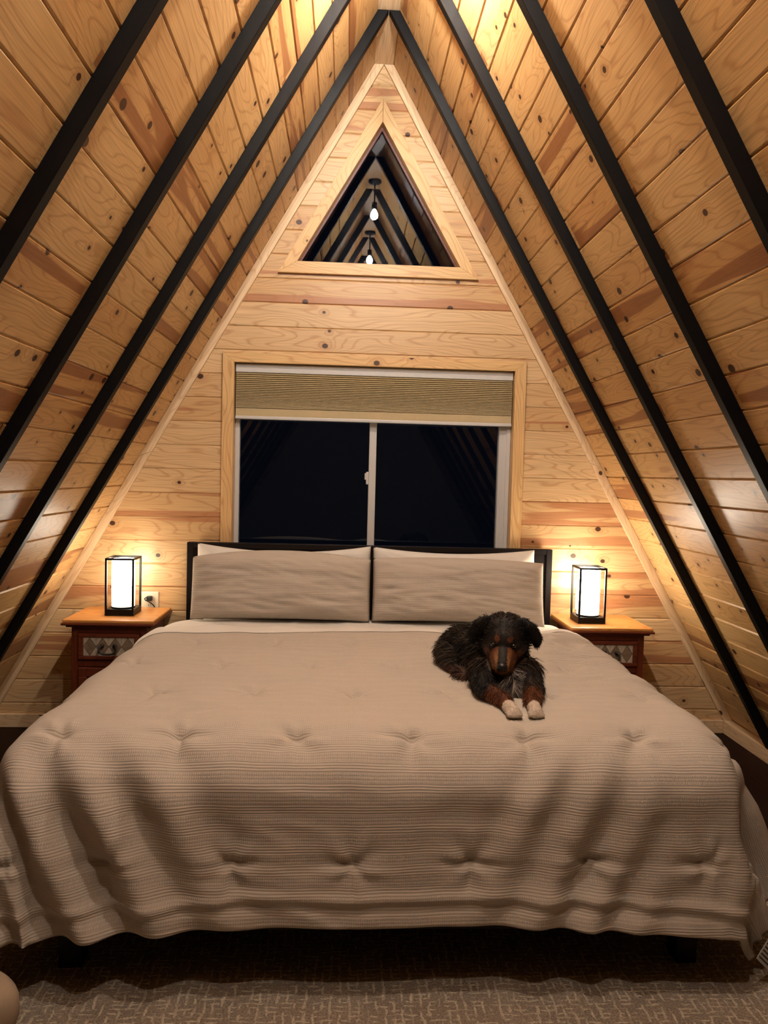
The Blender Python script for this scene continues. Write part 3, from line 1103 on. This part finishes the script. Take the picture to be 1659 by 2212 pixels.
lt = lamp(-1.343, -0.213, 'shade_left', 'lit white cylinder lamp in a black square frame, on the left nightstand')
lamp(1.200, -0.226, 'shade_right', 'lit white cylinder lamp in a black square frame, on the right nightstand', 0.0)
# cord of the left lamp, plugged into the wall
LX, LY, LZ = -1.343, -0.213, 0.7005
bm = bmesh.new()
add_tube(bm, [Vector(p) - Vector((LX, LY, LZ)) for p in spline([(-1.345, -0.136, 0.707), (-1.345, -0.06, 0.7045), (-1.343, -0.009, 0.696), (-1.330, -0.008, 0.66), (-1.285, -0.008, 0.635), (-1.230, -0.010, 0.665), (-1.225, -0.026, 0.703), (-1.243, -0.040, 0.728), (-1.268, -0.044, 0.742), (-1.275, -0.042, 0.752), (-1.264, -0.038, 0.760)], 8)], 0.0032, 8)
cd = finish('cord', bm, 'black_rubber', lt, smooth=True)
bm = bmesh.new()
pc = Vector((-1.252, -0.028, 0.752)) - Vector((LX, LY, LZ))
add_box(bm, pc.x - 0.016, pc.x + 0.014, pc.y - 0.014, pc.y + 0.014, pc.z - 0.014, pc.z + 0.013, 0.005, 2)
finish('plug', bm, 'black_rubber', cd)


def outlet(xc, z0_, z1_, label, w_=0.098):
    zc = (z0_ + z1_) / 2
    t = tag(empty('wall_outlet', (xc, -0.0005, zc)), label, 'outlet', 'wall outlets behind the nightstands')
    bm = bmesh.new()
    add_box(bm, -w_ / 2, w_ / 2, -0.006, 0.0, -(z1_ - z0_) / 2, (z1_ - z0_) / 2, 0.0028, 2)
    finish('cover_plate', bm, 'ivory_plastic', t)
    for sz in (-1, 1):
        bm = bmesh.new()
        add_box(bm, -0.017, 0.017, -0.0078, -0.0055, sz * 0.020 - 0.013, sz * 0.020 + 0.013, 0.003, 2)
        r_ = finish('receptacle', bm, 'ivory_plastic', t)
        mb = MB()
        for sx in (-0.0065, 0.0065):
            mb.face([(sx - 0.0012, -0.0080, sz * 0.020 - 0.004), (sx + 0.0012, -0.0080, sz * 0.020 - 0.004), (sx + 0.0012, -0.0080, sz * 0.020 + 0.005), (sx - 0.0012, -0.0080, sz * 0.020 + 0.005)])
        mb.build('slots', 'ink', r_)
    return t


outlet(-1.2565, 0.672, 0.786, 'ivory wall outlet with a black plug, behind the left nightstand')
outlet(1.232, 0.722, 0.862, 'ivory wall outlet seen behind the lit lamp on the right nightstand', 0.072)

# ------------------------------------------------------------------ rug and floor cushion
bm = bmesh.new()
add_box(bm, -1.75, 1.85, -1.15, 1.15, 0.0, 0.011, 0.004, 2)
rug = finish('area_rug', bm, 'rug', None)
rug.location = (0, -2.75, 0.0005)
tag(rug, 'beige and brown cross-hatched rug under the foot of the bed', 'rug')

bm = bmesh.new()
n_u, n_v = 48, 20
prev = None
rows = []
for j in range(n_v + 1):
    ph = -pi / 2 + pi * j / n_v
    cz_ = (abs(sin(ph)) ** 0.75) * (1 if ph > 0 else -1)
    cr = abs(cos(ph)) ** 0.55
    rows.append([bm.verts.new((0.28 * cr * cos(2 * pi * i / n_u), 0.12 * cr * sin(2 * pi * i / n_u), 0.094 * cz_)) for i in range(n_u)])
for r0, r1 in zip(rows, rows[1:]):
    for i in range(n_u):
        bm.faces.new((r0[i], r0[(i + 1) % n_u], r1[(i + 1) % n_u], r1[i]))
bmesh.ops.remove_doubles(bm, verts=bm.verts, dist=0.0008)
cu = finish('floor_cushion', bm, 'cushion', None, smooth=True)
cu.location = (-1.235, -2.39, 0.106)
tag(cu, 'smooth beige rounded floor cushion at the left foot corner of the bed', 'cushion')

# ------------------------------------------------------------------ dog lying on the bed
ZB = 0.741
HC = Vector((0.417, -1.675, 0.928))
FW = Vector((-0.22, -0.86, -0.42)).normalized()
RT = FW.cross(Vector((0, 0, 1))).normalized()
UP = RT.cross(FW)


def hp(r, u, f):
    return HC + RT * r + UP * u + FW * f


PR = []   # (a, ra, b, rb, tag, flat)


def cone(a, ra, b, rb, tg, flat=None):
    PR.append((Vector(a), ra, Vector(b), rb, tg, flat))


cone((0.325, -1.300, ZB + 0.062), 0.078, (0.340, -1.370, ZB + 0.070), 0.086, 'body')
cone((0.340, -1.370, ZB + 0.070), 0.086, (0.388, -1.510, ZB + 0.080), 0.094, 'body')
cone((0.388, -1.510, ZB + 0.080), 0.094, (0.425, -1.625, ZB + 0.078), 0.092, 'body')
cone((0.285, -1.345, ZB + 0.046), 0.066, (0.298, -1.465, ZB + 0.036), 0.054, 'thigh')
cone((0.268, -1.420, ZB + 0.022), 0.030, (0.290, -1.580, ZB + 0.018), 0.022, 'thigh')
cone((0.415, -1.310, ZB + 0.046), 0.066, (0.445, -1.430, ZB + 0.036), 0.056, 'thigh')
cone((0.270, -1.270, ZB + 0.032), 0.028, (0.250, -1.340, ZB + 0.028), 0.022, 'body')
cone((0.425, -1.625, ZB + 0.078), 0.092, (0.424, -1.745, ZB + 0.012), 0.062, 'ruff')
cone((0.370, -1.68, ZB + 0.050), 0.066, (0.475, -1.68, ZB + 0.050), 0.066, 'ruff')
cone((0.425, -1.600, ZB + 0.115), 0.084, (0.424, -1.615, ZB + 0.155), 0.072, 'ruff')
# forelegs
cone((0.345, -1.700, ZB + 0.046), 0.048, (0.325, -1.800, ZB + 0.032), 0.034, 'leg')
cone((0.325, -1.800, ZB + 0.032), 0.033, (0.372, -1.915, ZB + 0.024), 0.025, 'leg')
cone((0.374, -1.925, ZB + 0.021), 0.024, (0.386, -1.985, ZB + 0.014), 0.022, 'paw')
cone((0.495, -1.705, ZB + 0.046), 0.048, (0.494, -1.810, ZB + 0.032), 0.034, 'leg')
cone((0.494, -1.810, ZB + 0.032), 0.033, (0.462, -1.915, ZB + 0.024), 0.025, 'leg')
cone((0.460, -1.925, ZB + 0.021), 0.024, (0.456, -1.988, ZB + 0.014), 0.022, 'paw')
for bx in (0.386, 0.456):
    for k in (-1.5, -0.5, 0.5, 1.5):
        cone((bx + k * 0.0115, -1.988, ZB + 0.012), 0.0100, (bx + k * 0.0125, -2.006 + abs(k) * 0.004, ZB + 0.009), 0.0090, 'paw')
# head
cone(hp(-0.010, 0.012, -0.012), 0.066, hp(0.010, 0.012, -0.012), 0.066, 'head')
cone(hp(0, 0.012, -0.012), 0.066, hp(0, 0.002, 0.026), 0.060, 'head')
for s_ in (-1, 1):
    cone(hp(s_ * 0.040, -0.028, -0.004), 0.048, hp(s_ * 0.028, -0.030, 0.050), 0.034, 'head')
    cone(hp(s_ * 0.027, 0.022, 0.050), 0.018, hp(s_ * 0.022, 0.026, 0.040), 0.022, 'head')
cone(hp(0, -0.016, 0.050), 0.045, hp(0, -0.024, 0.096), 0.037, 'muzzle')
cone(hp(0, -0.024, 0.096), 0.037, hp(0, -0.028, 0.128), 0.031, 'muzzle')
for s_ in (-1, 1):
    cone(hp(s_ * 0.020, -0.038, 0.080), 0.028, hp(s_ * 0.014, -0.040, 0.124), 0.023, 'muzzle')
cone(hp(0, -0.052, 0.055), 0.032, hp(0, -0.054, 0.116), 0.021, 'muzzle')
for s_ in (-1, 1):
    cone(hp(s_ * 0.062, 0.056, -0.012), 0.022, hp(s_ * 0.090, 0.040, 0.002), 0.026, 'ear', 0.5)
    cone(hp(s_ * 0.090, 0.040, 0.002), 0.026, hp(s_ * 0.108, 0.008, 0.008), 0.025, 'ear', 0.5)
    cone(hp(s_ * 0.108, 0.008, 0.008), 0.025, hp(s_ * 0.114, -0.024, 0.010), 0.014, 'ear', 0.5)


def dog_field(p):
    """nearest primitive: (distance, tag, index)"""
    best = (9, '', -1)
    for i, (a, ra, b, rb, tg, fl) in enumerate(PR):
        ab = b - a
        t = max(0.0, min(1.0, (p - a).dot(ab) / max(ab.length_squared, 1e-9)))
        d = (p - (a + ab * t)).length - (ra + (rb - ra) * t)
        if d < best[0]:
            best = (d, tg, i)
    return best


def dog_colour(p):
    _, tg, i = dog_field(p)
    q = p - HC
    r, u, f = q.dot(RT), q.dot(UP), q.dot(FW)
    n1 = nz(p.x * 22, p.y * 22, p.z * 22)
    n2 = nz(p.x * 55, p.y * 55, p.z * 55 + 9)
    black, brown, grey, tan, white = Vector((0.0055, 0.004, 0.0034)), Vector((0.020, 0.0125, 0.0085)), Vector((0.060, 0.044, 0.033)), Vector((0.115, 0.034, 0.011)), Vector((0.60, 0.47, 0.36))
    c = black.lerp(brown, max(0, min(1, 0.45 + n1)))
    if tg in ('body', 'ruff') and n1 + n2 * 0.6 > 0.30:
        c = c.lerp(grey, 0.55)
    if tg == 'thigh':
        c = brown.lerp(grey, max(0, min(1, 0.35 + n1 * 1.2)))
        if p.z < ZB + 0.04:
            c = c.lerp(tan, 0.35)
    if tg == 'ruff':
        dx = p.x - 0.432
        if abs(dx) < 0.034 and p.y < -1.74 and p.z < ZB + 0.09:
            c = c.lerp(Vector((0.30, 0.24, 0.20)), max(0, min(1, 0.65 + n2 * 1.5)))
        elif p.y < -1.66:
            c = c.lerp(Vector((0.05, 0.026, 0.014)), 0.5)
    if tg == 'leg':
        k = max(0, min(1, (-1.835 - p.y + 0.02 * n1) / 0.03))
        c = c.lerp(tan, k * (0.75 + 0.2 * n1))
    if tg == 'paw':
        c = white if p.y < -1.945 + 0.012 * n1 else tan
    if tg in ('head', 'muzzle'):
        c = black.lerp(brown, 0.4 + 0.3 * n1)
        if tg == 'muzzle' or f > 0.035:
            side = abs(r)
            if (u < -0.030 and f > 0.03) or (tg == 'muzzle' and side > 0.016 + max(0.0, 0.07 - f) * 0.25):
                c = tan.lerp(Vector((0.22, 0.095, 0.032)), max(0, min(1, (f - 0.075) / 0.05)))
                if u < -0.058 and f > 0.07:
                    c = c.lerp(white, 0.3)
        if side_cheek(r, u, f):
            c = c.lerp(tan * 0.7, 0.75)
        for s_ in (-1, 1):
            if hypot((r - s_ * 0.023) * 0.9, u - 0.036) < 0.0085 and f > 0.02:
                c = c.lerp(tan, 0.85)
    if tg == 'ear':
        c = black.lerp(brown, 0.12)
    return c


def side_cheek(r, u, f):
    return 0.024 < abs(r) < 0.064 and -0.070 < u < -0.012 and f > 0.022


bm = bmesh.new()
for a, ra, b, rb, tg, fl in PR:
    L = (b - a).length
    n_ = max(2, int(L / (min(ra, rb) * 0.3)) + 1)
    for k in range(n_ + 1):
        t = k / n_
        m_ = Matrix.Translation(a.lerp(b, t))
        if fl:
            ax = Matrix((RT, UP, FW)).transposed().to_4x4()
            m_ = m_ @ ax @ Matrix.Diagonal((1, 1, fl, 1)) @ ax.inverted()
        bmesh.ops.create_icosphere(bm, subdivisions=2, radius=ra + (rb - ra) * t, matrix=m_)
me = bpy.data.meshes.new('dog_raw')
bm.to_mesh(me)
bm.free()
tmp = link(bpy.data.objects.new('dog_raw', me))
md = tmp.modifiers.new('r', 'REMESH')
md.mode = 'VOXEL'
md.voxel_size = 0.0052
md = tmp.modifiers.new('s', 'SMOOTH')
md.factor = 0.5
md.iterations = 5
dg = bpy.context.evaluated_depsgraph_get()
dme = bpy.data.meshes.new_from_object(tmp.evaluated_get(dg))
bpy.data.objects.remove(tmp)
dme.name = 'dog'
dme.materials.clear()
dme.materials.append(MAT['fur'])
ca = dme.color_attributes.new('fur', 'FLOAT_COLOR', 'POINT')
vcol = []
for v in dme.vertices:
    c = dog_colour(v.co)
    vcol.append(c)
    ca.data[v.index].color = (c.x, c.y, c.z, 1)
for p in dme.polygons:
    p.use_smooth = True
dog = link(bpy.data.objects.new('dog', dme))
tag(dog, 'dark brown and black long-haired dog with tan face and white paws lying on the comforter', 'dog')

# fur strands, rooted on the body
FR = random.Random(11)
fv, ff, fc = [], [], []
polys = [p for p in dme.polygons if p.center.z > ZB - 0.01]
areas = [p.area for p in polys]
BODY_AX = Vector((-0.42, 0.90, -0.15)).normalized()
for p in FR.choices(polys, weights=areas, k=30000):
    vs = [dme.vertices[i].co for i in p.vertices]
    w1, w2 = FR.random(), FR.random()
    co = vs[0].lerp(vs[1], w1).lerp(vs[-1].lerp(vs[-2], w1), w2)
    n_ = p.normal
    _, tg, _i = dog_field(co)
    q = co - HC
    r, u, f = q.dot(RT), q.dot(UP), q.dot(FW)
    ln = {'body': 0.040, 'thigh': 0.040, 'ruff': 0.050, 'leg': 0.018, 'paw': 0.005, 'head': 0.011, 'muzzle': 0.004, 'ear': 0.014}[tg]
    if tg == 'head':
        if f > 0.03:
            ln = 0.006
        elif u < 0:
            ln = 0.034
        elif f < 0.0 and u > 0.04:
            ln = 0.020
        flow = (UP * -0.4 - FW * 0.8 + RT * (0.6 if r > 0 else -0.6))
    elif tg == 'muzzle':
        flow = -FW
    elif tg == 'ear':
        flow = UP * -1.0 + RT * (0.25 if r > 0 else -0.25)
    elif tg == 'ruff':
        flow = Vector((0.5 if co.x > 0.43 else -0.5, -0.1, -1.0))
    elif tg in ('leg', 'paw'):
        flow = Vector((0, -0.4, -0.7))
    else:
        flow = BODY_AX + Vector((0, 0, -0.9))
    if (tg in ('leg', 'paw') and n_.z < -0.3) or (co.z < ZB + 0.012 and tg != 'paw'):
        continue
    ln *= 0.6 + 0.8 * FR.random()
    flow = (flow - n_ * flow.dot(n_))
    flow = flow.normalized() if flow.length > 1e-4 else n_.orthogonal()
    jit = Vector((FR.uniform(-1, 1), FR.uniform(-1, 1), FR.uniform(-1, 1))) * 0.28
    d1 = (n_ * 0.50 + flow * 0.95 + jit).normalized()
    d2 = (n_ * 0.10 + flow * 1.0 + jit + Vector((0, 0, -0.25))).normalized()
    side = d1.cross(Vector((FR.uniform(-1, 1), FR.uniform(-1, 1), FR.uniform(-1, 1)))).normalized()
    wd = 0.0006 + 0.0006 * min(1, ln / 0.04)
    b0 = co - n_ * 0.002
    b1 = co + d1 * ln * 0.45
    b2 = b1 + d2 * ln * 0.55
    for bb in (b1, b2):
        bb.z = max(bb.z, ZB - 0.004)
    k = len(fv)
    fv += [b0 - side * wd, b0 + side * wd, b1 + side * wd * 0.75, b1 - side * wd * 0.75, b2]
    ff += [(k, k + 1, k + 2, k + 3), (k + 3, k + 2, k + 4)]
    c = dog_colour(co) * (0.75 + 0.6 * FR.random())
    if tg in ('body', 'ruff', 'thigh') and FR.random() < 0.10:
        c = c.lerp(Vector((0.13, 0.085, 0.055)), 0.5)
    fc += [c] * 5
fme = bpy.data.meshes.new('fur')
fme.from_pydata([tuple(v) for v in fv], [], ff)
ca = fme.color_attributes.new('fur', 'FLOAT_COLOR', 'POINT')
for i, c in enumerate(fc):
    ca.data[i].color = (c.x, c.y, c.z, 1)
fme.materials.append(MAT['fur'])
fo = link(bpy.data.objects.new('fur', fme), dog)
fo['kind'] = 'stuff'
for s_ in (-1, 1):
    bm = bmesh.new()
    bmesh.ops.create_icosphere(bm, subdivisions=3, radius=0.0095, matrix=Matrix.Translation(hp(s_ * 0.0345, 0.012, 0.0695)))
    finish('eye', bm, 'eye', dog, smooth=True)
bm = bmesh.new()
ax = Matrix((RT, UP, FW)).transposed().to_4x4()
bmesh.ops.create_uvsphere(bm, u_segments=24, v_segments=16, radius=0.0185, matrix=Matrix.Translation(hp(0, -0.014, 0.153)) @ ax @ Matrix.Diagonal((1.0, 0.8, 0.75, 1)))
for s_ in (-1, 1):
    bmesh.ops.create_icosphere(bm, subdivisions=2, radius=0.008, matrix=Matrix.Translation(hp(s_ * 0.011, -0.021, 0.153)))
finish('nose', bm, 'nose', dog, smooth=True)
